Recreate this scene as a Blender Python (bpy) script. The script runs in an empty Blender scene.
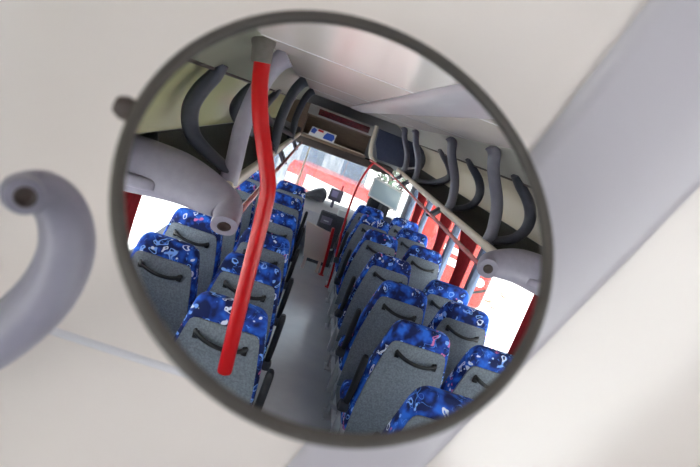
# Interior of a coach seen in a round mirror that hangs under its ceiling.
# All measures below are metres: y runs to the windscreen, z is up,
# x is given as the mirror shows it (X negates it into the real, un-mirrored coach).
import bpy, bmesh, math, random
from mathutils import Vector as V, Matrix
random.seed(7)
sc = bpy.context.scene
C = sc.collection
def X(v): return V((-v[0], v[1], v[2]))

# ------------------------------------------------------------------ materials
def mat(name, col, rough=0.5, metal=0.0, spec=0.5, coat=0.0):
    m = bpy.data.materials.new(name); m.use_nodes = True
    b = m.node_tree.nodes['Principled BSDF']
    b.inputs['Base Color'].default_value = (*col, 1)
    b.inputs['Roughness'].default_value = rough
    b.inputs['Metallic'].default_value = metal
    b.inputs['Specular IOR Level'].default_value = spec
    b.inputs['Coat Weight'].default_value = coat
    return m
def noisy(name, c1, c2, scale, rough=0.6, bump=0.0, detail=4, spec=0.4, metal=0.0, stretch=(1, 1, 1)):
    m = mat(name, c1, rough, metal, spec); nt = m.node_tree; b = nt.nodes['Principled BSDF']
    tc = nt.nodes.new('ShaderNodeTexCoord'); mp = nt.nodes.new('ShaderNodeMapping'); mp.inputs['Scale'].default_value = stretch
    n = nt.nodes.new('ShaderNodeTexNoise'); n.inputs['Scale'].default_value = scale; n.inputs['Detail'].default_value = detail
    r = nt.nodes.new('ShaderNodeValToRGB'); r.color_ramp.elements[0].position = .35; r.color_ramp.elements[1].position = .65
    r.color_ramp.elements[0].color = (*c1, 1); r.color_ramp.elements[1].color = (*c2, 1)
    L = nt.links.new
    L(tc.outputs['Object'], mp.inputs[0]); L(mp.outputs[0], n.inputs['Vector']); L(n.outputs['Fac'], r.inputs[0]); L(r.outputs[0], b.inputs['Base Color'])
    if bump:
        bp = nt.nodes.new('ShaderNodeBump'); bp.inputs['Strength'].default_value = bump; bp.inputs['Distance'].default_value = .004
        L(n.outputs['Fac'], bp.inputs['Height']); L(bp.outputs[0], b.inputs['Normal'])
    return m
def upholstery():
    m = mat('seat_upholstery', (.02, .09, .5), .75, spec=.25); nt = m.node_tree; b = nt.nodes['Principled BSDF']; L = nt.links.new
    N = nt.nodes.new
    tc = N('ShaderNodeTexCoord')
    oi = N('ShaderNodeObjectInfo'); ad = N('ShaderNodeVectorMath'); ad.operation = 'ADD'
    mu = N('ShaderNodeVectorMath'); mu.operation = 'SCALE'; mu.inputs['Scale'].default_value = 7.3
    cx = N('ShaderNodeCombineXYZ'); L(oi.outputs['Random'], cx.inputs[0]); L(oi.outputs['Random'], cx.inputs[2]); L(cx.outputs[0], mu.inputs[0])
    L(tc.outputs['Object'], ad.inputs[0]); L(mu.outputs[0], ad.inputs[1]); P = ad.outputs[0]
    wn = N('ShaderNodeTexNoise'); wn.inputs['Scale'].default_value = 15; wn.inputs['Detail'].default_value = 1; L(P, wn.inputs['Vector'])
    wm = N('ShaderNodeVectorMath'); wm.operation = 'SCALE'; wm.inputs['Scale'].default_value = .20; L(wn.outputs['Color'], wm.inputs[0])
    wa = N('ShaderNodeVectorMath'); wa.operation = 'ADD'; L(P, wa.inputs[0]); L(wm.outputs[0], wa.inputs[1]); W = wa.outputs[0]
    def ramp(src, pts):
        r = N('ShaderNodeValToRGB'); e = r.color_ramp.elements
        while len(e) < len(pts): e.new(.5)
        for k, (p_, c_) in enumerate(pts): e[k].position = p_; e[k].color = (*c_, 1)
        L(src, r.inputs[0]); return r.outputs[0]
    def mix(f, a, c):
        x = N('ShaderNodeMix'); x.data_type = 'RGBA'; L(f, x.inputs['Factor'])
        for v, s in ((a, x.inputs['A']), (c, x.inputs['B'])):
            if isinstance(v, tuple): s.default_value = (*v, 1)
            else: L(v, s)
        return x.outputs['Result']
    def noise(scale, vec): 
        n = N('ShaderNodeTexNoise'); n.inputs['Scale'].default_value = scale; n.inputs['Detail'].default_value = 2; L(vec, n.inputs['Vector']); return n.outputs['Fac']
    base = ramp(noise(13, P), [(.44, (.010, .018, .095)), (.53, (.016, .06, .36)), (.64, (.025, .15, .70))])
    def squig(scale, width, gate_scale, lo, seed):
        v = N('ShaderNodeTexVoronoi'); v.feature = 'DISTANCE_TO_EDGE'; v.inputs['Scale'].default_value = scale
        sh = N('ShaderNodeVectorMath'); sh.operation = 'ADD'; sh.inputs[1].default_value = (seed, seed * .7, seed * 1.3); L(W, sh.inputs[0]); L(sh.outputs[0], v.inputs['Vector'])
        a = ramp(v.outputs['Distance'], [(0, (1, 1, 1)), (width, (0, 0, 0))])
        g = ramp(noise(gate_scale, sh.outputs[0]), [(lo, (0, 0, 0)), (lo + .05, (1, 1, 1))])
        x = N('ShaderNodeMath'); x.operation = 'MULTIPLY'; L(a, x.inputs[0]); L(g, x.inputs[1]); return x.outputs[0]
    def loops(scale, radius, width, share, seed):
        v = N('ShaderNodeTexVoronoi'); v.inputs['Scale'].default_value = scale; v.inputs['Randomness'].default_value = .7
        sh = N('ShaderNodeVectorMath'); sh.operation = 'ADD'; sh.inputs[1].default_value = (seed, seed * .7, seed * 1.3); L(W, sh.inputs[0]); L(sh.outputs[0], v.inputs['Vector'])
        a = ramp(v.outputs['Distance'], [(radius - width, (0, 0, 0)), (radius - width * .5, (1, 1, 1)), (radius + width * .5, (1, 1, 1)), (radius + width, (0, 0, 0))])
        sx = N('ShaderNodeSeparateColor'); L(v.outputs['Color'], sx.inputs[0]); g = ramp(sx.outputs[0], [(share, (1, 1, 1)), (share + .01, (0, 0, 0))])
        x = N('ShaderNodeMath'); x.operation = 'MULTIPLY'; L(a, x.inputs[0]); L(g, x.inputs[1]); return x.outputs[0]
    c = mix(squig(17, .06, 12, .56, 0), base, (.10, .30, .95))
    c = mix(loops(12, .30, .09, .40, 1.7), c, (.25, .48, 1.0))
    c = mix(loops(12.5, .27, .08, .26, 4.9), c, (.78, .84, 1.0))
    c = mix(loops(13, .24, .10, .13, 8.3), c, (.72, .20, .42))
    L(c, b.inputs['Base Color'])
    return m
def panes(name, tint=(.93, .96, .97), refl=.06, glare_haze=0.0):
    m = bpy.data.materials.new(name); m.use_nodes = True; nt = m.node_tree; nt.nodes.clear()
    o = nt.nodes.new('ShaderNodeOutputMaterial'); t = nt.nodes.new('ShaderNodeBsdfTransparent'); g = nt.nodes.new('ShaderNodeBsdfGlossy'); x = nt.nodes.new('ShaderNodeMixShader')
    t.inputs[0].default_value = (*tint, 1); g.inputs['Roughness'].default_value = .02; x.inputs[0].default_value = refl
    if glare_haze:
        d = nt.nodes.new('ShaderNodeBsdfTranslucent'); d.inputs[0].default_value = (.9, .9, .9, 1); y = nt.nodes.new('ShaderNodeMixShader'); y.inputs[0].default_value = glare_haze  # white translucent haze mixed into the pane to imitate glare
        nt.links.new(t.outputs[0], y.inputs[1]); nt.links.new(d.outputs[0], y.inputs[2]); t = y
    nt.links.new(t.outputs[0], x.inputs[1]); nt.links.new(g.outputs[0], x.inputs[2]); nt.links.new(x.outputs[0], o.inputs[0])
    return m
M = dict(
    mirror=mat('mirror_glass', (.93, .93, .93), .0, 1.0),
    rim=mat('rubber_rim', (.060, .050, .045), .6),
    shell=mat('mirror_shell', (.05, .048, .045), .5),
    knob=mat('brown_knob', (.040, .022, .019), .5),
    ceiling=noisy('ceiling_laminate', (.745, .66, .632), (.76, .675, .647), 3, .20, spec=.6),
    strip=noisy('ceiling_strip', (.50, .46, .51), (.525, .485, .535), 3, .30),
    slope_olive=noisy('cove_panel_olive', (.25, .255, .20), (.27, .275, .215), 3, .36),
    slope=noisy('cove_panel', (.40, .39, .35), (.43, .42, .38), 3, .36),
    seam=mat('seam_cover', (.66, .63, .68), .4),
    bracket_shaded=noisy('lilac_grey_shaded', (.15, .145, .19), (.165, .16, .205), 30, .45, bump=.05),  # lilac plastic again, with the shade of the right arms put into its colour
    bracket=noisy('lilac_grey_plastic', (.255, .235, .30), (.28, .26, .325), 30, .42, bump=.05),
    bracket_dark=noisy('slate_and_shaded_plastic', (.042, .046, .066), (.052, .056, .078), 30, .5, bump=.05),  # clamps' own slate; on the farther left front arms it is painted shade
    panel_green=mat('rack_lining_olive', (.47, .47, .27), .26),
    panel_beige=mat('rack_lining_beige', (.56, .50, .40), .30),
    carpet=noisy('rack_carpet', (.035, .036, .034), (.055, .055, .05), 90, .95, bump=.3),
    lip=mat('rack_lip', (.60, .53, .44), .35),
    under=mat('rack_underside', (.42, .40, .38), .6),
    pink=mat('pink_red_rail', (.62, .16, .16), .22, spec=.6, coat=.4),
    red=mat('red_enamel', (.50, .003, .006), .32, spec=.35, coat=.0),
    cap=noisy('grey_cap', (.12, .105, .095), (.14, .125, .115), 40, .5),
    fabric=upholstery(),
    shellgrey=noisy('seat_back_shell', (.155, .178, .205), (.235, .262, .295), 120, .8, bump=.35, spec=.25),
    black=mat('black_plastic', (.012, .012, .013), .38),
    armblack=mat('armrest_vinyl', (.014, .013, .016), .6),
    metal=mat('brushed_metal', (.55, .57, .60), .35, .9),
    vinyl=noisy('aisle_vinyl', (.72, .77, .80), (.78, .825, .855), 5, .27, spec=.8, metal=.45),
    vinyl_edge=mat('aisle_edge', (.85, .88, .90), .25, .0),
    sidewall=noisy('wall_lining', (.30, .31, .33), (.33, .34, .36), 60, .8),
    pillar=mat('pillar_blue_grey', (.075, .105, .165), .5),
    curtain=noisy('curtain_cloth', (.32, .016, .022), (.42, .025, .032), 20, .9),
    glass=panes('window_glass'),
    windscreen=panes('windscreen_glass', (.90, .94, .95), .07, .05),
    brown=noisy('header_brown', (.17, .115, .085), (.20, .14, .10), 8, .5, stretch=(1, 6, 6)),
    brown_dark=mat('header_dark', (.05, .036, .03), .6),
    cream=mat('cream_edge', (.66, .60, .50), .4),
    navy=noisy('navy_panel', (.035, .045, .085), (.045, .055, .10), 20, .7),
    display=noisy('led_display', (.03, .003, .006), (.13, .01, .02), 60, .2),
    frame=mat('display_frame', (.36, .35, .34), .4),
    white=mat('white_card', (.82, .82, .82), .5), cardblue=mat('blue_print', (.03, .10, .55), .5), cardred=mat('red_print', (.65, .03, .04), .5),
    dash=noisy('dash_light_grey', (.60, .585, .58), (.64, .625, .62), 40, .6), dash_dark=noisy('dash_dark_grey', (.05, .052, .06), (.07, .072, .08), 40, .6),
    beige=mat('beige_panel', (.86, .70, .55), .55), screen=mat('pale_screen', (.42, .52, .54), .12), screen_frame=mat('screen_frame', (.68, .70, .66), .4),
    device=mat('device_grey', (.16, .15, .20), .4), device_lit=mat('device_screen', (.40, .36, .55), .2),
    asphalt=noisy('sunlit_paving', (.60, .59, .57), (.68, .67, .65), .6, .9),
    crack=mat('paving_stain', (.20, .13, .08), .9),
    coachred=mat('coach_red', (.22, .011, .006), .25, coat=.5), coachwhite=mat('coach_white', (.55, .53, .52), .4), coachglass=mat('coach_glass', (.02, .025, .03), .08),
    leaf=noisy('leaves', (.015, .04, .015), (.03, .075, .03), 4, .7),
    tyre=mat('tyre', (.015, .015, .015), .8),
    facade=noisy('facade_grey', (.09, .105, .13), (.19, .205, .235), 2.6, .8, stretch=(3, 1, .5)), facade_glass=mat('facade_glass', (.05, .07, .10), .1),
)

# ------------------------------------------------------------------ mesh helpers
class MB:
    def __init__(s): s.bm = bmesh.new()
    def face(s, vs):
        try: return s.bm.faces.new(vs)
        except ValueError: return None
    def box(s, lo, hi, bev=0.0, seg=2):
        b = bmesh.new()
        r = bmesh.ops.create_cube(b, size=1)
        for v in b.verts: v.co = V([(lo[i] + hi[i]) / 2 + v.co[i] * (hi[i] - lo[i]) for i in range(3)])
        if bev: bmesh.ops.bevel(b, geom=b.edges[:], offset=bev, segments=seg, affect='EDGES', profile=.5)
        s.merge(b); return s
    def merge(s, b):
        mp = {v: s.bm.verts.new(v.co) for v in b.verts}
        for f in b.faces: s.face([mp[v] for v in f.verts])
        b.free()
    def prism(s, poly, vec, bev=0.0, seg=2):
        """poly: closed list of 3-D points in a plane, pushed along vec."""
        b = bmesh.new(); vec = V(vec)
        a = [b.verts.new(V(p)) for p in poly]; c = [b.verts.new(V(p) + vec) for p in poly]
        n = len(a); f1 = b.faces.new(a); f2 = b.faces.new(c[::-1])
        for i in range(n): b.faces.new((a[i], c[i], c[(i + 1) % n], a[(i + 1) % n]))
        if bev:
            es = [e for e in b.edges if (f1 in e.link_faces) or (f2 in e.link_faces)]
            bmesh.ops.bevel(b, geom=es, offset=bev, segments=seg, affect='EDGES', profile=.5)
        s.merge(b); return s
    def sweep(s, pts, ra, rb=None, ref=(0, 1, 0), n=14, smooth=5, power=2.0, cap=True):
        """tube along a smoothed path; ra across ref (lies along ref), rb at right angles; ra/rb may be lists per point."""
        pts = [V(p) for p in pts]; k = len(pts)
        ra = list(ra) if isinstance(ra, (list, tuple)) else [ra] * k
        rb = ra if rb is None else (list(rb) if isinstance(rb, (list, tuple)) else [rb] * k)
        P, A, B = [], [], []
        if smooth and k > 2:
            for i in range(k - 1):
                p0, p1, p2, p3 = pts[max(i - 1, 0)], pts[i], pts[i + 1], pts[min(i + 2, k - 1)]
                for j in range(smooth):
                    t = j / smooth
                    P.append(.5 * ((2 * p1) + (p2 - p0) * t + (2 * p0 - 5 * p1 + 4 * p2 - p3) * t * t + (3 * p1 - p0 - 3 * p2 + p3) * t ** 3))
                    A.append(ra[i] + (ra[i + 1] - ra[i]) * t); B.append(rb[i] + (rb[i + 1] - rb[i]) * t)
            P.append(pts[-1]); A.append(ra[-1]); B.append(rb[-1])
        else: P, A, B = pts, ra, rb
        rings = []
        for i, q in enumerate(P):
            t = (P[min(i + 1, len(P) - 1)] - P[max(i - 1, 0)]).normalized()
            r = V(ref); u = (r - t * r.dot(t)).normalized(); w = t.cross(u)
            ring = []
            for j in range(n):
                a = 2 * math.pi * j / n; ca, sa = math.cos(a), math.sin(a)
                e = 2 / power
                ring.append(s.bm.verts.new(q + u * A[i] * math.copysign(abs(ca) ** e, ca) + w * B[i] * math.copysign(abs(sa) ** e, sa)))
            rings.append(ring)
        for a, b in zip(rings, rings[1:]):
            for j in range(n): s.face((a[j], a[(j + 1) % n], b[(j + 1) % n], b[j]))
        if cap: s.face(rings[0][::-1]); s.face(rings[-1])
        return s
    def strip(s, prof, y0, y1, ny=1):
        """an open x-z profile drawn along y."""
        rows = [[s.bm.verts.new((x, y0 + (y1 - y0) * i / ny, z)) for x, z in prof] for i in range(ny + 1)]
        for a, b in zip(rows, rows[1:]):
            for j in range(len(prof) - 1): s.face((a[j], a[j + 1], b[j + 1], b[j]))
        return s
    def lathe(s, prof, c, ax, n=24, cap=True):
        """profile (r, h) turned about axis ax through c."""
        ax = V(ax).normalized(); u = ax.orthogonal().normalized(); w = ax.cross(u); c = V(c)
        rings = []
        for r, h in prof:
            rings.append([s.bm.verts.new(c + ax * h + (u * math.cos(2 * math.pi * j / n) + w * math.sin(2 * math.pi * j / n)) * max(r, 1e-5)) for j in range(n)])
        for a, b in zip(rings, rings[1:]):
            for j in range(n): s.face((a[j], a[(j + 1) % n], b[(j + 1) % n], b[j]))
        if cap: s.face(rings[0][::-1]); s.face(rings[-1])
        return s
    def build(s, name, m, parent=None, at=(0, 0, 0), smooth=True, angle=40):
        at = V(at)
        for v in s.bm.verts: v.co = X(v.co - at)
        bmesh.ops.recalc_face_normals(s.bm, faces=s.bm.faces[:])
        me = bpy.data.meshes.new(name); s.bm.to_mesh(me); s.bm.free()
        me.materials.append(m)
        if smooth:
            me.polygons.foreach_set('use_smooth', [True] * len(me.polygons))
            me.set_sharp_from_angle(angle=math.radians(angle))
        o = bpy.data.objects.new(name, me); C.objects.link(o)
        if parent is not None: o.parent = parent; o.location = X(at) - ABS[parent.name] if parent.name in ABS else X(at)
        else: o.location = X(at)
        ABS[o.name] = X(at)
        return o
ABS = {}
def tag(o, label, cat, group=None):
    o['label'] = label; o['category'] = cat
    if group: o['group'] = group
    return o
def thing(name, label, cat, loc, group=None):
    o = bpy.data.objects.new(name, None); C.objects.link(o); o.location = X(loc); o.empty_display_size = .1; ABS[o.name] = X(loc)
    return tag(o, label, cat, group)
def struct(o): o['kind'] = 'structure'; return o
def copy_tree(src, loc, label, group):
    r = src.copy(); C.objects.link(r); r.location = X(loc); r['label'] = label; r['group'] = group
    for ch in src.children:
        c = ch.copy(); C.objects.link(c); c.parent = r
        for g in ch.children:
            d = g.copy(); C.objects.link(d); d.parent = c
    return r

# ------------------------------------------------------------------ the view (what stands where in the picture of the mirror)
FPX = 515.65
MPX, MPY = 361.5, 200.5
CAM = V((-.386, 0, 2.05))
yaw, pit, rol = .11724, .20557, .35836
fw = V((math.sin(yaw) * math.cos(pit), math.cos(yaw) * math.cos(pit), -math.sin(pit)))
rt = V((math.cos(yaw), -math.sin(yaw), 0)); dn = fw.cross(rt)
e1 = rt * math.cos(rol) - dn * math.sin(rol); e2 = rt * math.sin(rol) + dn * math.cos(rol)
up = (e1 - e2).normalized()
TILT = math.radians(28)
nrm = (-math.cos(TILT) * fw + math.sin(TILT) * up).normalized()      # the mirror's back looks along +nrm
MC = CAM + .36 * (fw + e1 * ((MPX - 350) / FPX) + e2 * ((MPY - 233.5) / FPX))   # centre of the glass
MR = .1575
def refl(d): return d - 2 * d.dot(nrm) * nrm
EYE = MC + refl(CAM - MC)                                             # the real camera
R1, R2, RF = refl(e1), refl(e2), refl(fw)
def ray(px, t): return EYE + t * (RF + R1 * ((px[0] - 350) / FPX) + R2 * ((px[1] - 233.5) / FPX))
cam = bpy.data.cameras.new('camera'); co = bpy.data.objects.new('camera', cam); C.objects.link(co); sc.camera = co
a, b, c = X(R1), X(-R2), X(-RF)
co.matrix_world = Matrix(((a.x, b.x, c.x, X(EYE).x), (a.y, b.y, c.y, X(EYE).y), (a.z, b.z, c.z, X(EYE).z), (0, 0, 0, 1)))
cam.sensor_width = 36; cam.lens = FPX / 700 * 36; cam.clip_start = .02; cam.clip_end = 500
cam.dof.use_dof = True; cam.dof.focus_distance = 2.8; cam.dof.aperture_fstop = cam.lens / 5.2

# ------------------------------------------------------------------ the setting
YR, YF = -1.5, 7.75
XL, XR = -1.24, 1.24
mb = MB(); mb.box((XL, YR, -.06), (XR, YF, 0)); struct(mb.build('floor', M['vinyl'], smooth=False))
for k, x in enumerate((-.30, .352)):
    mb = MB(); mb.box((x, YR, 0), (x + .030, 6.5, .012), .004); mb.box((x + (.03 if x > 0 else -.03), YR, 0), (x + (.036 if x > 0 else -.024), 6.5, .02)); struct(mb.build('trim_%d' % (k + 1), M['vinyl_edge']))
# ceiling: flat middle, coves that slope down to the racks
mb = MB(); mb.strip([(-.67, 2.2), (-.142, 2.2)], YR, YF); mb.strip([(.05, 2.2), (.60, 2.2)], YR, YF); mb.strip([(-.142, 2.2), (-.142, 2.26), (.05, 2.26), (.05, 2.2)], YR, YF)
cl = mb.build('ceiling', M['ceiling'], smooth=False); struct(cl)
mb = MB(); mb.strip([(-.67, 2.2), (-.70, 2.19), (-.86, 2.05)], YR, YF); struct(mb.build('trim_30', M['slope_olive']))
mb = MB(); mb.strip([(.60, 2.2), (.64, 2.19), (.86, 2.05)], YR, YF)
struct(mb.build('trim_3', M['slope']))
mb = MB(); mb.strip([(-.146, 2.203), (-.140, 2.193), (-.125, 2.187), (-.06, 2.184), (.03, 2.182), (.045, 2.184), (.052, 2.192), (.052, 2.205)], YR, 7.2)
struct(mb.build('trim_4', M['strip'], angle=60))
k = 5
for y in (-.075, 1.75, 3.6, 5.5):
    for x0, x1 in ((-.67, -.144), (.054, .60)):
        if x0 > 0 and y < 1: continue
        mb = MB(); mb.sweep([(x0, y, 2.2), (x1, y, 2.2)], *((.007, .004) if y < 1 else (.004, .002)), ref=(0, 1, 0), n=10, smooth=0)
        struct(mb.build('trim_%d' % k, M['seam'])); k += 1
mb = MB(); mb.box((XL - .05, YR - .05, 2.30), (XR + .05, YF + .06, 2.36)); struct(mb.build('roof', M['coachwhite'], smooth=False))
# side walls: lining below the glass, pillars, a head strip
def side(name, x, piers, door=None):
    s = 1 if x > 0 else -1
    mb = MB(); xo = x + .05 * s
    mb.box((min(x, xo), YR, 0), (max(x, xo), door[0] if door else YF, .80))
    if door: mb.box((min(x, xo), door[1], 0), (max(x, xo), YF, .80))
    mb.box((min(x, xo), YR, 1.53), (max(x, xo), YF, 2.3))
    mb.box((min(x - .03 * s, xo), YR, .78), (max(x - .03 * s, xo), door[0] if door else YF, .805), .005)
    struct(mb.build(name, M['sidewall'], smooth=False))
    for y0, y1 in piers:
        mb = MB(); mb.box((min(x - .02 * s, xo), y0, .80), (max(x - .02 * s, xo), y1, 1.53), .008)
        o = mb.build('trim_%d' % side.k, M['pillar']); struct(o); side.k += 1
    gaps = [(a[1], b[0]) for a, b in zip(piers, piers[1:])]
    for y0, y1 in gaps:
        mb = MB(); xm = x + .025 * s; mb.box((xm - .003, y0, .80), (xm + .003, y1, 1.53))
        struct(mb.build('window_%d' % side.w, M['glass'], smooth=False)); side.w += 1
side.k = k; side.w = 1
def door_leaf():
    mb = MB()
    for y0, y1, z0, z1 in ((6.42, 6.47, 0, 1.53), (7.57, 7.62, 0, 1.53), (6.47, 7.57, 0, .08), (6.47, 7.57, .80, .84)): mb.box((XL - .045, y0, z0), (XL - .005, y1, z1), .006)
    d = struct(mb.build('door_1', M['pillar']))
    mb = MB(); mb.box((XL - .028, 6.47, .08), (XL - .022, 7.57, .80)); mb.build('door_pane', M['glass'], d, (0, 0, 0), smooth=False)
door_leaf()
side('wall_right', XR, [(-1.5, -1.35), (.75, .83), (2.55, 2.63), (4.17, 4.25), (5.14, 5.21), (6.62, 6.69), (7.65, 7.75)])
side('wall_left', XL, [(-1.5, -1.35), (.75, .83), (2.55, 2.63), (4.6, 4.68), (6.3, 6.38), (7.65, 7.75)], (6.42, 7.62))
# rear wall
mb = MB(); mb.box((XL, YR - .05, 0), (XR, YR, 2.3)); struct(mb.build('wall_rear', M['sidewall'], smooth=False))
# front wall and windscreen
mb = MB(); mb.box((XL, YF, -.06), (XR, YF + .06, .62)); mb.box((XL, YF, 1.56), (XR, YF + .06, 2.3)); mb.box((XL, YF, .62), (XL + .07, YF + .06, 1.56)); mb.box((XR - .07, YF, .62), (XR, YF + .06, 1.56))
struct(mb.build('wall_front', M['sidewall'], smooth=False))
mb = MB(); mb.box((XL + .07, YF + .02, .62), (XR - .07, YF + .028, 1.56)); struct(mb.build('window_%d' % side.w, M['windscreen'], smooth=False)); side.w += 1
mb = MB(); mb.box((-.50, YF - .02, .62), (-.475, YF, 1.56), .004); struct(mb.build('trim_%d' % side.k, M['cream'])); side.k += 1

# ------------------------------------------------------------------ luggage racks
def rack(name_label, s, xf, xb, lining, y0, y1, rings, ys, xa, wall, xm, back, backs):
    """s: +1 on the picture's right, -1 on its left; xf lip, xb back of the shelf, xa where the arms meet the ceiling."""
    ym = (y0 + y1) / 2
    t = thing('luggage_rack', name_label, 'luggage rack', (xb, ym, 1.62))
    at = (xb, ym, 1.62)
    xt = s * .86
    mb = MB(); mb.strip([(xt, 2.05), (xt + .055 * s, 2.045), (xb - .05 * s, 1.99), (xb - .005 * s, 1.90), (xb, 1.80), (xb, 1.765), (xb - .004 * s, 1.745)], y0, y1)
    mb.build('lining', lining, t, at)
    mb = MB(); mb.strip([(xb - .004 * s, 1.742), (xb - .02 * s, 1.70), (xb - .06 * s, 1.665), (xf + .02 * s, 1.615), (xf + .02 * s, 1.60), (wall, 1.54)], ys, y1)
    mb.build('shelf', M['carpet'], t, at)
    mb = MB(); mb.sweep([(xf + .01 * s, ys, 1.622), (xf + .01 * s, y1, 1.622)], .020, .027, ref=(1, 0, 0), n=16, smooth=0, power=2.6)
    mb.build('front_lip', M['lip'], t, at)
    mb = MB(); mb.sweep([(xt, y0, 2.046), (xt, y1, 2.046)], .007, n=8, smooth=0, ref=(0, 0, 1)); mb.build('edge_seal', M['brown_dark'], t, at)
    for j, y in enumerate(rings):
        mb = MB()
        mb.sweep([(xa - .03 * s, y, 2.19), (xa, y, 2.155), (xa + .035 * s, y, 2.06), (xa + (xm - xa) * .62 + .025 * s, y, 1.88), (xm - .004 * s, y, 1.72), (xm - .004 * s, y, 1.632)],
                 [.05, .042, .038, .038, .038, .042], [.042, .038, .036, .036, .036, .04], ref=(0, 1, 0), n=16, power=2.4)
        mb.build('front_arm', M['bracket'] if (s < 0 and j == 0) else M['bracket_dark'] if s < 0 else M['bracket_shaded'], t, at)  # same plastic on every front arm; darker copies carry painted shade
        mb = MB()
        yb = backs[j]
        mb.sweep([(x_, yb + (y - yb) * max(0, i_ - 3) / 3, z_) for i_, (x_, z_) in enumerate(back)], [.05, .044, .040, .040, .040, .040, .040], [.016, .030, .034, .034, .032, .026, .02], ref=(0, 1, 0), n=16, power=2.4)
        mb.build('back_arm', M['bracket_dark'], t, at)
    return t
RYR = (3.1, 4.2, 6.0, 6.9); RYL = (2.15, 3.8, 5.6)
rk_r = rack('open luggage rack with beige lining and curved grey brackets, opposite the bent red pole', 1, .77, 1.08, M['panel_beige'], YR, 7.2, RYR, 2.80, .63, XR, .815, [(.80, 2.075), (.86, 2.03), (.955, 1.95), (1.005, 1.86), (1.0, 1.77), (.94, 1.70), (.82, 1.65)], (3.1, 4.2, 5.3, 6.9))
rk_l = rack('open luggage rack with olive lining and curved grey brackets, behind the bent red pole', -1, -.665, -1.0, M['panel_green'], YR, 7.2, RYL, 2.10, -.64, XL, -.69, [(-.835, 2.075), (-.86, 2.02), (-.895, 1.95), (-.912, 1.87), (-.885, 1.785), (-.82, 1.735), (-.69, 1.68)], (2.15, 3.15, 4.5))
def rail(label, s, x, z, y0, y1, clamps, xl):
    t = thing('handrail', label, 'handrail', (x, (y0 + y1) / 2, z))
    at = (x, (y0 + y1) / 2, z)
    mb = MB(); mb.sweep([(x, y0, z), (x, y1, z)], .015, n=14, smooth=0, ref=(0, 0, 1)); mb.build('tube', M['pink'], t, at)
    if s > 0:
        mb = MB(); mb.sweep([(x, y1 - .01, z), (x - .03, y1 + .12, z + .01), (x - .16, y1 + .24, z + .045), (x - .36, y1 + .27, z + .09)], .015, n=14, ref=(0, 0, 1)); mb.build('front_bend', M['pink'], t, at)
    for y in clamps:
        mb = MB(); mb.prism([(x - .022 * s, y - .045, z - .025), (x + .03 * s, y - .045, z - .02), (xl + .035 * s, y - .045, z + .075), (xl - .005 * s, y - .045, z + .085)], (0, .09, 0), .008)
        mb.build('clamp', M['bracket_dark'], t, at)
rail('pinkish red handrail tube with dark wedge clamps under the beige luggage rack', 1, .70, 1.54, 2.68, 6.75, (4.3, 6.1, 6.7), .77)
rail('pinkish red handrail tube under the olive luggage rack, passing behind the bent red pole', -1, -.60, 1.54, 2.02, 7.1, (4.4, 6.0), -.665)

def fairing(label, s, y, xk, zk, xw):
    """rounded end piece of a rack: a paddle from the wall that narrows into a short tube with a dark screw hole."""
    t = thing('rack_end_fairing', label, 'rack end fairing', (xw, y, 1.6)); at = (xw, y, 1.6)
    L = abs(xw - xk)
    P = [(xw, y + .05, 1.585), (xw - s * L * .35, y + .03, 1.605), (xw - s * L * .62, y + .01, 1.615), (xw - s * L * .82, y - .01, 1.60), (xk + s * .02, y - .035, 1.575), (xk, y - .11, zk + .012)]
    mb = MB(); mb.sweep(P, [.115, .112, .10, .084, .064, .053], [.075, .07, .062, .057, .053, .050], ref=(0, .25, 1), n=24, smooth=8, power=2.3)
    mb.build('paddle', M['bracket'], t, at)
    d = (V(P[-1]) - V(P[-2])).normalized()
    mb = MB(); mb.lathe([(.023, -.004), (.026, .0015), (.022, .003), (.015, .001), (0, .0)], V(P[-1]) + d * .0015, d, 18); mb.build('screw_hole', M['knob'], t, at)
    mb = MB(); mb.sweep([(xw - s * .02, y - .04, 1.55), (xw - s * L * .45, y - .046, 1.562), (xw - s * L * .52, y - .036, 1.564)], [.028, .026, .016], [.02, .02, .012], ref=(0, 0, 1), n=14, power=3)
    mb.build('moulded_ridge', M['bracket'], t, at)
fairing('lilac grey paddle-shaped rack end with screw hole, above the bare paving window', 1, 2.72, .685, 1.555, XR)
fairing('large lilac grey paddle-shaped rack end with screw hole, beside the bent red pole', -1, 2.0, -.615, 1.51, XL)

# ------------------------------------------------------------------ bent red pole under the ceiling
def pol(x, y, z, k=1.227): return tuple(CAM + k * (V((x, y, z)) - CAM))
at = pol(-.62, 1.5, 2.172)
t = thing('grab_pole', 'bent glossy red grab pole hanging from a grey cap on the ceiling', 'grab pole', at)
mb = MB(); mb.sweep([pol(*q) for q in ((-.607, 1.5, 2.125), (-.592, 1.5, 2.05), (-.565, 1.5, 1.97), (-.533, 1.5, 1.90), (-.502, 1.5, 1.835), (-.482, 1.5, 1.785), (-.472, 1.5, 1.72), (-.463, 1.5, 1.60), (-.448, 1.5, 1.40), (-.430, 1.5, 1.185))], .0285, n=20, ref=(0, 1, 0), smooth=4)
mb.build('tube', M['red'], t, at)
mb = MB(); mb.lathe([(.0285, 0), (.027, .007), (.018, .013), (0, .015)], pol(-.430, 1.5, 1.185), (.08, 0, -1), 20); mb.build('end_plug', M['red'], t, at)
mb = MB(); mb.lathe([(.032, 0), (.035, .004), (.037, .05), (.041, .062), (.042, .075), (.036, .082), (0, .083)], pol(-.6075, 1.5, 2.107), (-.17, 0, 1), 24); mb.build('ceiling_cap', M['cap'], t, at)

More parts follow.
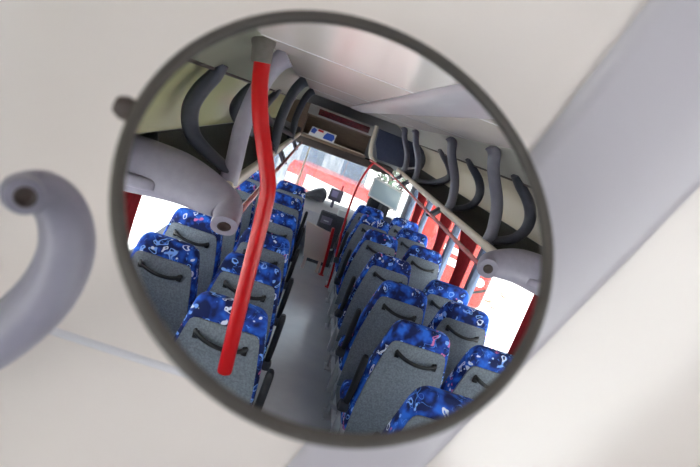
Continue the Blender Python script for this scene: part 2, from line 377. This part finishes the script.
# ------------------------------------------------------------------ coach seats
def seat_proto(arm):
    """seat back's rear face stands at y = 0; arm: side (in picture x) with the armrest, 0 for none."""
    at = (0, 0, 0)
    t = thing('passenger_chair', '', 'coach seat', at)
    def hw(z):
        ks = [(.40, .228), (.60, .232), (.75, .226), (.88, .207), (1.0, .184), (1.05, .174), (1.085, .166), (1.105, .157), (1.118, .144), (1.125, .128)]
        for (z0, h0), (z1, h1) in zip(ks, ks[1:]):
            if z0 <= z <= z1: return h0 + (h1 - h0) * (z - z0) / (z1 - z0)
        return ks[-1][1]
    zs = [.40, .5, .6, .7, .8, .88, .95, 1.0, 1.05, 1.085, 1.105, 1.118, 1.125]
    def yr(z): return .030 * (1 - math.exp(-((1.125 - z) / .05))) * 0 + (.02 if z < .6 else 0)
    # upholstery: rings round the back at each height, wings pulled forward at the sides
    mb = MB(); rings = []; n = 28
    for z in zs:
        h = hw(z); top = max(0, (z - 1.05) / .075)
        th = .098 - .03 * top + .04 * max(0, min(1, (.9 - z) / .4))
        y0 = .018 * top
        ring = []
        for j in range(n):
            a = 2 * math.pi * j / n; ca, sa = math.cos(a), math.sin(a)
            e = 2 / 5.0
            x = h * math.copysign(abs(ca) ** e, ca); y = th / 2 + (th / 2) * math.copysign(abs(sa) ** e, sa)
            wing = .045 * (abs(x) / .23) ** 3 * (1 if sa > 0 else 0) * (1 - top)
            ring.append(mb.bm.verts.new((x, y0 + y + wing, z)))
        rings.append(ring)
    zc = 1.129; ring = []
    for v in rings[-1]: ring.append(mb.bm.verts.new((v.co.x * .80, .045 + (v.co.y - .045) * .6, zc)))
    rings.append(ring)
    for a_, b_ in zip(rings, rings[1:]):
        for j in range(n): mb.face((a_[j], a_[(j + 1) % n], b_[(j + 1) % n], b_[j]))
    mb.face(rings[0][::-1]); mb.face(rings[-1])
    mb.build('backrest', M['fabric'], t, at, angle=60)
    # grey shell on the rear, trapezium with soft corners
    pz = [.30, .45, .60, .75, .88, .985, 1.010, 1.023, 1.028]
    ins = [.012, .012, .014, .018, .020, .021, .024, .035, .055]
    poly = [(-(hw(max(z, .4)) - i), 0.003, z) for z, i in zip(pz, ins)] + [(hw(max(z, .4)) - i, 0.003, z) for z, i in list(zip(pz, ins))[::-1]]
    mb = MB(); mb.prism(poly, (0, -.016, 0), .006); mb.build('back_shell', M['shellgrey'], t, at)
    # crescent handle, two feet
    mb = MB()
    mb.sweep([(-.118, -.018, .972), (-.105, -.036, .968), (-.06, -.046, .951), (0, -.050, .940), (.06, -.046, .940), (.105, -.036, .952), (.118, -.018, .958)], [.014, .012, .011, .011, .011, .012, .014], [.010, .008, .006, .006, .006, .008, .010], ref=(0, 0, 1), n=10, smooth=4)
    for x, z in ((-.112, .954), (.112, .942)): mb.box((x - .013, -.032, z - .014), (x + .013, -.010, z + .022), .005)
    mb.build('grab_handle', M['black'], t, at)
    # cushion and stand
    mb = MB(); mb.box((-.225, .10, .34), (.225, .53, .47), .045, 3); mb.build('seat_cushion', M['fabric'], t, at)
    mb = MB(); mb.box((-.20, .12, .29), (.20, .50, .35), .01); mb.box((-.19, .40, .0), (-.15, .46, .30), .005); mb.box((.15, .40, .0), (.19, .46, .30), .005)
    mb.build('pedestal', M['metal'], t, at)
    for sx in (-1, 1):
        mb = MB(); mb.sweep([(sx * .185, .16, .30), (sx * .185, .08, .012)], .015, .012, n=8, smooth=0, ref=(0, 1, 0)); mb.box((sx * .185 - .03, .02, 0), (sx * .185 + .03, .15, .014), .004); mb.build('leg', M['metal'], t, at)
    if arm:
        x = arm * .256
        # the armrest stands folded up beside the back
        mb = MB(); mb.sweep([(x, .06, .56), (x, .035, .66), (x, .025, .76), (x, .02, .85), (x, .02, .875)], [.028, .032, .032, .030, .020], [.018, .020, .020, .019, .012], ref=(0, 1, 0), n=14, power=2.6)
        mb.build('armrest', M['armblack'], t, at)
        mb = MB(); mb.lathe([(0, -.03), (.034, -.028), (.038, .0), (.034, .026), (.018, .032), (0, .034)], (x, .10, .50), (arm, 0, 0), 18); mb.build('recline_hinge', M['dash_dark'], t, at)
        mb = MB(); mb.sweep([(x + arm * .02, .16, .43), (x + arm * .03, .24, .40), (x + arm * .032, .30, .385)], [.012, .014, .010], [.008, .008, .006], n=8, ref=(0, 0, 1)); mb.build('recline_lever', M['metal'], t, at)
    return t
pa, pw, pb = seat_proto(-1), seat_proto(0), seat_proto(1)
used = set()
ordw = ['', 'first', 'second', 'third', 'fourth', 'fifth', 'sixth', 'seventh']
def put(proto, x, y, label, rec=0, z=0):
    if proto.name in used: o = copy_tree(proto, (x, y, z), label, 'blue patterned coach seats')
    else:
        used.add(proto.name); o = proto; o.location = X((x, y, z)); o['label'] = label; o['group'] = 'blue patterned coach seats'
    o.rotation_euler = (math.radians(rec), 0, 0)
    return o
YRr = [6.248, 5.622, 4.864, 4.013, 3.294, 2.6, 1.887]
YLl = [5.943, 5.104, 4.261, 3.461, 2.792, 2.133]
lab_r = ['foremost aisle seat across from the red pole, next to the dark driver seat',
         'aisle seat across from the red pole, second row back from the pale screen',
         'aisle seat across from the red pole, third row back from the pale screen',
         'aisle seat across from the red pole, fourth row back from the pale screen',
         'aisle seat across from the red pole, fifth row back from the pale screen',
         'aisle seat across from the red pole, last whole seat before the mirror rim',
         'blue patterned seat top cut off by the mirror rim, below the last whole aisle seat']
for i, y in enumerate(YRr): put(pa, .505, y + .0, lab_r[i])
lab_o = ['foremost window seat beside the red coach, under the pale screen',
         'window seat beside the red coach, second row back from the pale screen',
         'window seat beside the red coach, third row back from the pale screen',
         'lowered window seat beside a grey pillar, half hidden by an aisle seat',
         'window seat in front of the bare sunlit paving, fifth row from the front',
         'rearmost window seat on the paving side, cut by the mirror rim near a curtain']
for i, y in enumerate(YRr[:6]):
    if i == 3: put(pw, .978, 3.88, lab_o[i], 3, -.02)
    else: put(pw, .975, y, lab_o[i])
lab_l = ['foremost aisle seat on the red pole side, before the beige step panel',
         'aisle seat on the red pole side, second row from the windscreen',
         'aisle seat on the red pole side, third row from the windscreen',
         'aisle seat on the red pole side, fourth row from the windscreen',
         'aisle seat partly covered by the red pole, second row from the mirror rim',
         'aisle seat directly behind the lower end of the bent red pole']
for i, y in enumerate(YLl): put(pb, -.505, y, lab_l[i])
lab_m = ['foremost window seat on the red pole side, almost hidden by the pole',
         'second window seat from the windscreen on the pole side, next to the pole',
         'third window seat from the windscreen on the pole side, beside the rack end',
         'window seat under the large rack end with its screw hole, fourth row',
         'whole window seat back below the large lilac rack end, before sunlit paving',
         'window seat showing only a rounded corner at the mirror rim, red pole side']
for i, (y, z) in enumerate(zip((5.943, 5.104, 4.261, 3.461, 2.82, 1.96), (0, 0, 0, -.025, -.05, -.05))): put(pw, -.985, y, lab_m[i], 0, z)

# ------------------------------------------------------------------ curtains
def curtain(x, y0, y1, label, tie=0.0):
    mb = MB(); s = 1 if x > 0 else -1; n = 36; rows = []
    for i in range(13):
        z = 1.47 - (1.47 - .84) * i / 12
        w = 1 - tie * math.sin(min(1, i / 8) * math.pi / 2)
        rows.append([mb.bm.verts.new((x + .018 * math.sin(j / n * 9 * 2 * math.pi) * (1 - .3 * tie), y0 + (y1 - y0) * (j / n) * w, z)) for j in range(n + 1)])
    for a_, b_ in zip(rows, rows[1:]):
        for j in range(n): mb.face((a_[j], a_[j + 1], b_[j + 1], b_[j]))
    o = mb.build('window_curtain', M['curtain'], None, (x, (y0 + y1) / 2, .84)); md = o.modifiers.new('thickness', 'SOLIDIFY'); md.thickness = .004
    tag(o, label, 'curtain', 'red window curtains')
curtain(1.216, 2.50, 3.04, 'dark red curtain at the mirror rim beside the bare paving window', .02)
curtain(1.19, 4.30, 4.85, 'red curtain gathered to a point against the second grey pillar from the paving', .6)
curtain(1.19, 5.25, 5.75, 'red curtain by the grey pillar beneath the middle handrail clamp', .6)
curtain(1.19, 6.72, 7.25, 'red curtain next to the pale screen at the front', .5)
curtain(-1.19, 2.45, 2.80, 'sliver of dark red curtain at the mirror rim under the large rack end', .2)

# ------------------------------------------------------------------ front of the coach
t = thing('front_header_locker', 'brown open locker above the windscreen with a dark display strip', 'locker', (-.15, 7.4, 1.5)); at = (-.15, 7.4, 1.5)
mb = MB()
mb.box((-.66, 7.36, 1.60), (.30, 7.74, 1.64), .004); mb.box((-.66, 7.36, 1.90), (.30, 7.74, 1.93), .004); mb.box((-.66, 7.68, 1.62), (.30, 7.72, 1.92)); mb.box((-.68, 7.36, 1.60), (-.65, 7.72, 2.06), .004)
mb.build('cabinet', M['brown'], t, at)
mb = MB(); mb.box((-1.0, 7.37, 1.49), (.75, 7.72, 1.60), .012); mb.build('lower_valance', M['brown_dark'], t, at)
mb = MB(); mb.box((-.66, 7.30, 1.925), (.30, 7.70, 2.06), .01); mb.build('display_surround', M['frame'], t, at)
mb = MB(); mb.box((-.52, 7.294, 1.950), (.22, 7.31, 2.035), .004); mb.build('display', M['display'], t, at)
mb = MB(); mb.sweep([(.30, 7.33, 2.08), (.305, 7.31, 1.95), (.325, 7.30, 1.78), (.37, 7.29, 1.66), (.46, 7.28, 1.605)], .05, .028, ref=(0, 1, 0), n=14, power=3); mb.build('cream_edge', M['cream'], t, at)
mb = MB(); mb.box((-.64, 7.37, 1.64), (.29, 7.38, 1.652), .002); mb.build('shelf_edge', M['cream'], t, at)
mb = MB(); mb.prism([(.34, 7.24, 2.06), (.36, 7.24, 1.86), (.46, 7.24, 1.66), (.80, 7.24, 1.66), (1.06, 7.24, 1.76), (1.06, 7.24, 1.95), (.86, 7.24, 2.05)], (0, .03, 0), .006)
tag(mb.build('rack_partition', M['navy'], None, (.7, 7.25, 1.6)), 'dark navy panel closing the front end of the beige luggage rack', 'partition')
mb = MB(); mb.prism([(-.66, 7.24, 2.06), (-.66, 7.24, 1.70), (-.98, 7.24, 1.74), (-.98, 7.24, 1.95), (-.84, 7.24, 2.05)], (0, .03, 0), .006)
tag(mb.build('rack_partition', M['brown'], None, (-.8, 7.25, 1.6)), 'brown panel closing the front end of the olive luggage rack', 'partition')
t = thing('printed_card', 'small white card with blue and red print lying in the brown locker', 'card', (-.42, 7.36, 1.652)); at = (-.42, 7.36, 1.652)
mb = MB(); mb.prism([(-.56, 7.350, 1.652), (-.19, 7.350, 1.652), (-.18, 7.39, 1.77), (-.54, 7.39, 1.775)], (0, .006, .0), .001); mb.build('card', M['white'], t, at)
def on_card(u, v): return (-.56 + .37 * u + .015 * v, 7.3485 + .04 * v, 1.652 + .12 * v)
def patch(name, pts, m): 
    mb = MB(); mb.prism([on_card(*p_) for p_ in pts], (0, .002, -.0005)); mb.build(name, m, t, at, smooth=False)
patch('print', [(.55, .12), (.92, .1), (.97, .5), (.9, .9), (.62, .88), (.56, .5)], M['cardblue'])
patch('print', [(.04, .35), (.2, .3), (.24, .8), (.1, .95), (.03, .7)], M['cardblue'])
patch('print', [(.27, .72), (.5, .7), (.48, .95), (.27, .95)], M['cardred'])

# dash, instrument hood, ticket machine, console, step panel
mb = MB(); mb.prism([(-1.15, 7.72, .46), (-1.15, 7.72, .76), (-1.15, 7.55, .82), (-1.15, 7.30, .80), (-1.15, 7.12, .68), (-1.15, 7.10, .46)], (2.3, 0, 0), .03, 3)
mb.box((-1.15, 7.2, 0), (-.35, 7.72, .52), .01)
tag(mb.build('dashboard', M['dash'], None, (0, 7.4, .0)), 'wide pale grey dashboard beneath the windscreen', 'dashboard')
mb = MB()
prof = [(7.30, .83), (7.20, .86), (7.14, .93), (7.16, 1.02), (7.24, 1.05), (7.36, .98), (7.42, .84)]
rows = []
for x, k_ in ((-.36, .25), (-.31, .5), (-.24, .85), (-.17, 1.0), (-.10, .8), (-.06, .5)):
    rows.append([mb.bm.verts.new((x + (z - .84) * .3 * k_, y, .82 + (z - .84) * k_)) for y, z in prof])
for a_, b_ in zip(rows, rows[1:]):
    for j in range(len(prof)): mb.face((a_[j], a_[(j + 1) % len(prof)], b_[(j + 1) % len(prof)], b_[j]))
mb.face(rows[0]); mb.face(rows[-1][::-1])
tag(mb.build('instrument_hood', M['dash_dark'], None, (-.2, 7.2, .84)), 'dark grey rounded hood on the dashboard before the windscreen', 'instrument hood')
t = thing('ticket_machine', 'small grey ticket machine with a lit screen standing on the dashboard', 'ticket machine', (.07, 7.15, .84)); at = (.07, 7.15, .84)
mb = MB(); mb.box((-.01, 7.20, .90), (.18, 7.29, 1.07), .012); mb.box((.06, 7.22, .80), (.10, 7.26, .92), .005); mb.build('housing', M['device'], t, at)
mb = MB(); mb.box((.02, 7.19, .96), (.11, 7.201, 1.05), .002); mb.build('screen', M['device_lit'], t, at)
mb = MB(); mb.box((.13, 7.21, 1.04), (.15, 7.25, 1.15), .006); mb.build('red_lever', M['red'], t, at)
t = thing('centre_console', 'dark grey console box at the aisle end, behind the beige step panel', 'console', (.12, 7.0, .45)); at = (.12, 7.0, .45)
mb = MB(); mb.box((-.04, 6.98, .50), (.34, 7.085, .76), .02); mb.box((-.02, 7.02, 0), (.32, 7.085, .52), .01); mb.build('box', M['dash_dark'], t, at)
mb = MB(); mb.box((-.01, 6.972, .60), (.14, 6.985, .70), .004); mb.build('drawer_front', M['device'], t, at)
mb = MB(); mb.box((.03, 6.962, .635), (.10, 6.975, .65), .003); mb.build('handle', M['metal'], t, at)
mb = MB(); mb.box((.18, 7.0, .755), (.32, 7.08, .85), .02); mb.build('tray', M['screen_frame'], t, at)
mb = MB(); mb.prism([(-.20, 6.62, .63), (.15, 6.62, .58), (.20, 6.62, .16), (-.085, 6.62, .16)], (0, .03, 0), .008)
mb.box((-.07, 6.625, 0), (-.03, 6.645, .17)); mb.box((.13, 6.625, 0), (.17, 6.645, .17))
tag(mb.build('step_panel', M['beige'], None, (0, 6.63, 0)), 'beige panel guarding the front step at the end of the aisle', 'panel')
mb = MB(); mb.sweep([(.16, 6.60, .66), (.18, 6.60, .5), (.215, 6.60, .12), (.22, 6.6, 0)], .02, n=12, ref=(0, 1, 0)); mb.lathe([(.04, 0), (.04, .008), (.02, .012)], (.22, 6.6, 0), (0, 0, 1), 16)
tag(mb.build('grab_post', M['red'], None, (.22, 6.6, 0)), 'short straight red post on the edge of the beige step panel', 'grab post')
mb = MB(); mb.sweep([(.315, 6.2, 1.66), (.278, 6.2, 1.58), (.235, 6.2, 1.38), (.222, 6.2, 1.15), (.232, 6.2, .88), (.258, 6.2, .60), (.30, 6.2, .24), (.315, 6.2, 0)], .014, n=12, ref=(0, 1, 0))
mb.lathe([(.04, 0), (.04, .008), (.02, .012)], (.315, 6.2, 0), (0, 0, 1), 16)
tag(mb.build('grab_pole', M['red'], None, (.315, 6.2, 0)), 'thin bowed red grab pole from the handrail to the floor near the windscreen', 'grab pole')
t = thing('driver_screen', 'pale rectangular screen in a light frame above the dark driver seat', 'screen', (.68, 6.86, .0)); at = (.68, 6.86, 0)
mb = MB(); mb.prism([(.463, 6.82, 1.456), (.892, 6.82, 1.383), (.905, 6.82, 1.112), (.462, 6.82, 1.187)], (0, .03, 0), .006); mb.build('frame', M['screen_frame'], t, at)
mb = MB(); mb.prism([(.485, 6.815, 1.430), (.870, 6.815, 1.365), (.882, 6.815, 1.138), (.484, 6.815, 1.209)], (0, .008, 0), .001); mb.build('panel', M['screen'], t, at)
mb = MB(); mb.box((.66, 6.84, 0), (.70, 6.88, 1.2), .006); mb.build('post', M['dash_dark'], t, at)
t = thing('driver_chair', 'dark driver seat back with headrest under the pale screen', 'driver seat', (.70, 6.95, 0)); at = (.70, 6.95, 0)
mb = MB(); mb.box((.47, 6.92, .42), (.93, 7.03, .98), .05, 3); mb.build('backrest', M['navy'], t, at)
mb = MB(); mb.box((.50, 6.90, .95), (.82, 7.0, 1.17), .045, 3); mb.build('headrest', M['armblack'], t, at)
mb = MB(); mb.box((.46, 6.98, .36), (.94, 7.09, .48), .04, 3); mb.box((.60, 6.99, 0), (.80, 7.08, .37), .01); mb.build('cushion', M['navy'], t, at)

# ------------------------------------------------------------------ outside
mb = MB(); mb.box((-60, -40, -1.3), (60, 70, -1.2)); struct(mb.build('ground', M['asphalt'], smooth=False))
for i, (x, y, pts) in enumerate(((6.3, 14.6, 9), (7.6, 15.6, 7), (5.6, 13.0, 6))):
    mb = MB()
    for j in range(pts):
        px, py = x + random.uniform(-.45, .45), y + random.uniform(-.6, .6); r = random.uniform(.05, .16)
        mb.prism([(px + r * math.cos(q) * random.uniform(.5, 1.1), py + r * math.sin(q) * random.uniform(.6, 1.2), -1.199) for q in [k_ * math.pi / 4 for k_ in range(8)]], (0, 0, .004))
    tag(mb.build('paving_stain', M['crack'], None, (x, y, -1.2), smooth=False), ['brown scattered stain on the bare paving nearest the rack end', 'small brown stain on the paving beyond the others', 'faint brown stain on the paving near the red coach'][i], 'stain')
def wheel(parent, at, c_, r, ax):
    mb = MB(); mb.lathe([(0, -.14), (r * .6, -.14), (r * .95, -.13), (r, -.08), (r, .08), (r * .95, .13), (r * .6, .14), (0, .14)], c_, ax, 28); w = mb.build('wheel', M['tyre'], parent, at)
    mb = MB(); mb.lathe([(0, -.152), (r * .5, -.150), (r * .56, -.142), (r * .56, .142), (r * .5, .15), (0, .152)], c_, ax, 20); mb.build('hub', M['metal'], w, c_)
def coach(label, x0, x1, y0, y1, z0, z1, long_axis):
    cx, cy = x0, y0
    t = thing('coach', label, 'coach', (cx, cy, -1.2)); at = (cx, cy, -1.2)
    mb = MB(); mb.box((x0, y0, z0), (x1, y1, z1), .15, 4); mb.build('body', M['coachred'], t, at)
    return t, at
t, at = coach('big red coach parked outside, two white bands and a round badge on it', 1.95, 4.2, 11, 20, -.9, 2.3, 'y')
for x0_, x1_, z0_, z1_ in ((2.95, 3.42, .14, .27), (3.0, 3.55, -.13, .03)):
    mb = MB(); mb.prism([(x0_, 10.985, z1_), (x1_, 10.985, z1_ - .04), (x1_, 10.985, z0_ - .04), (x0_, 10.985, z0_)], (0, .03, 0), .003); mb.build('white_band', M['coachwhite'], t, at)
mb = MB(); mb.lathe([(0, 0), (.10, 0), (.10, .012), (0, .014)], (3.96, 10.995, -.27), (0, -1, 0), 24); mb.build('round_badge', M['coachwhite'], t, at)
mb = MB(); mb.box((2.1, 10.97, 1.0), (4.05, 11.02, 1.95), .02); mb.build('rear_glazing', M['coachglass'], t, at)
mb = MB(); mb.prism([(3.70, 10.985, -.62), (4.15, 10.985, -.36), (4.15, 10.985, -.41), (3.72, 10.985, -.67)], (0, .03, 0), .003); mb.build('dark_stripe', M['tyre'], t, at)
for y in (13.0, 18.0): wheel(t, at, (2.12, y, -.72), .48, (1, 0, 0)); wheel(t, at, (4.03, y, -.72), .48, (1, 0, 0))
mb = MB(); mb.box((2.05, 11.15, -1.0), (4.1, 19.9, -.85), .02); mb.build('underframe', M['tyre'], t, at)
t.rotation_euler = (0, 0, math.radians(11))
# the red and white vehicle standing across the front
t = van = thing('van', 'red and white van parked crosswise beyond the windscreen', 'van', (-.8, 13.0, -1.2)); at = (-.8, 13.0, -1.2)
mb = MB(); mb.prism([(-.95, 13.0, -.85), (-.95, 13.0, .45), (-.85, 13.0, .63), (1.3, 13.0, .63), (1.5, 13.0, .15), (1.7, 13.0, -.1), (1.75, 13.0, -.85)], (0, 1.0, 0), .08, 3); mb.build('body', M['coachred'], t, at)
mb = MB(); mb.prism([(-.36, 12.985, .10), (-.36, 12.985, .42), (1.42, 12.985, .34), (1.66, 12.985, -.1), (1.68, 12.985, -.5), (.35, 12.985, -.5), (.2, 12.985, .02)], (0, .03, 0), .004); mb.build('white_band', M['coachwhite'], t, at)
mb = MB(); mb.prism([(-.90, 12.985, .08), (-.90, 12.985, .30), (-.58, 12.985, .30), (-.58, 12.985, .08)], (0, .03, 0), .004); mb.build('side_window', M['coachwhite'], t, at)
for i, x in enumerate((-.35, 1.2)): wheel(t, at, (x, 13.2, -.85), .35, (0, 1, 0)); wheel(t, at, (x, 13.8, -.85), .35, (0, 1, 0))
van.rotation_euler = (0, 0, math.radians(24))
t = thing('building', 'grey building front with dark window strips beyond the red and white van', 'building', (0, 17.5, -1.2)); at = (0, 17.5, -1.2)
mb = MB(); mb.box((-9, 17, -1.2), (1.5, 22, 4.5), .02); mb.build('wall', M['facade'], t, at)
for x in (-3.6, -2.2, -.8, .6):
    mb = MB(); mb.box((x, 16.97, -.4), (x + .75, 17.01, 1.5), .01); mb.build('window', M['facade_glass'], t, at)
    mb = MB(); mb.box((x - .05, 16.93, -.47), (x + .80, 17.0, -.40), .01); mb.build('sill', M['coachwhite'], t, at)

t = thing('tree', 'dark green leafy tree between the grey building and the red coach', 'tree', (2.2, 16.5, -1.2)); at = (2.2, 16.5, -1.2)
mb = MB(); mb.sweep([(2.2, 16.5, -1.2), (2.22, 16.5, .2), (2.15, 16.5, 1.2)], [.12, .09, .06], n=10, ref=(0, 1, 0)); mb.build('trunk', M['brown_dark'], t, at)
mb = MB()
for i in range(420):
    q = V((random.gauss(0, 1), random.gauss(0, 1), random.gauss(0, 1))).normalized() * random.uniform(.55, 1) 
    c_ = V((2.2, 16.5, .9)) + V((q.x * .62, q.y * .6, q.z * 1.5)); u = V((random.gauss(0, 1), random.gauss(0, 1), random.gauss(0, 1))).normalized(); w_ = u.orthogonal().normalized(); r = random.uniform(.09, .16)
    mb.face([mb.bm.verts.new(c_ + d_) for d_ in (u * r, w_ * r * .5, -u * r, -w_ * r * .5)])
mb.build('crown', M['leaf'], t, at, smooth=False)

# ------------------------------------------------------------------ the mirror itself, and the rail end beside it
F_ = -nrm
t = thing('round_mirror', 'big round coach mirror in a dark rubber rim, reflecting rows of blue seats', 'mirror', MC); at = tuple(MC)
mb = MB(); mb.lathe([(MR - .0045, 0), (MR * .66, 0), (MR * .33, 0), (0, 0)], MC, F_, 96, cap=False); mb.build('mirror_glass', M['mirror'], t, at, smooth=False)
mb = MB()
pr = [(MR - .0060, .0005), (MR - .0052, .0035), (MR - .0028, .0052), (MR + .0005, .0045), (MR + .0025, .0015), (MR + .003, -.003), (MR + .002, -.008), (MR - .002, -.011), (MR - .006, -.010)]
mb.lathe(pr, MC, F_, 96, cap=False); mb.build('rim', M['rim'], t, at, angle=80)
mb = MB(); mb.lathe([(MR - .004, -.006), (MR - .01, -.012), (MR * .7, -.019), (MR * .35, -.025), (.03, -.027), (.03, -.045), (0, -.045)], MC, F_, 64); mb.build('back_shell', M['shell'], t, at, angle=50)
# stay behind the mirror: cross arm to the knob, and up to the ceiling
kn = None
def plane_hit(px, off):
    d = RF + R1 * ((px[0] - 350) / FPX) + R2 * ((px[1] - 233.5) / FPX)
    tt = ((MC + nrm * off) - EYE).dot(nrm) / d.dot(nrm); return EYE + d * tt
kn = plane_hit((129, 110), .03); bc = MC + nrm * .035
mb = MB(); mb.sweep([bc, bc + (kn - bc) * .5, kn], .007, n=12, ref=tuple(nrm), smooth=2)
top = V((bc.x - .02, bc.y - .02, 2.2)); mb.sweep([bc, (bc + top) / 2, top], .009, n=12, ref=(1, 0, 0), smooth=2); mb.lathe([(.035, 0), (.035, -.006), (.012, -.012)], top, (0, 0, 1), 20)
mb.build('stay', M['shell'], t, at)
kd = (kn - bc).normalized()
mb = MB(); mb.lathe([(.0, -.010), (.007, -.009), (.0085, -.003), (.0085, .004), (.006, .009), (0, .0105)], kn, kd, 20); mb.build('knob', M['knob'], t, at)

t = thing('rail_end', 'curved lilac grey rail end with a dark screw hole beside the mirror', 'rail', ray((0, 350), .46)); at = tuple(ray((0, 350), .46))
P = [((25, 197), .382), ((24, 193), .402), ((46, 194), .418), ((64, 216), .43), ((66, 254), .442), ((45, 296), .456), ((4, 333), .475), ((-50, 367), .52), ((-115, 405), .58)]
pts = [ray(*q) for q in P]
mb = MB(); mb.sweep(pts, [.0135, .0165, .0185, .0205, .0225, .0245, .0265, .0275, .028], ref=tuple(R1 - R2 * .6), n=28, smooth=8)
mb.build('tube', M['bracket'], t, at)
hd = (pts[0] - pts[1]).normalized(); h = pts[0] + hd * .001
mb = MB(); mb.lathe([(.0070, -.002), (.0078, .0), (.0066, .0014), (.0045, .0), (0, -.0005)], h, hd, 20); mb.build('screw_hole', M['knob'], t, at)

# ------------------------------------------------------------------ light
w = bpy.data.worlds.new('sky'); sc.world = w; w.use_nodes = True; nt = w.node_tree
bg = nt.nodes['Background']; sky = nt.nodes.new('ShaderNodeTexSky'); sky.sky_type = 'HOSEK_WILKIE'; sky.sun_direction = X((.06, -.50, .83)).normalized(); sky.turbidity = 6
hs = nt.nodes.new('ShaderNodeHueSaturation'); hs.inputs['Saturation'].default_value = .2
nt.links.new(sky.outputs[0], hs.inputs['Color']); nt.links.new(hs.outputs[0], bg.inputs[0]); bg.inputs[1].default_value = 14.0
sl = bpy.data.lights.new('sun', 'SUN'); sl.energy = 20; sl.angle = math.radians(1.5); sl.color = (1, .97, .93)
so = bpy.data.objects.new('sun', sl); C.objects.link(so); so.rotation_euler = X((-.06, .50, -.83)).to_track_quat('-Z', 'Y').to_euler(); so.location = (0, 0, 20)

sc.view_settings.view_transform = 'Standard'; sc.view_settings.look = 'None'; sc.view_settings.exposure = 0.18
sc.cycles.use_denoising = True
sc.cycles.max_bounces = 14; sc.cycles.diffuse_bounces = 8; sc.cycles.glossy_bounces = 6; sc.cycles.transparent_max_bounces = 16
sc.cycles.caustics_reflective = True
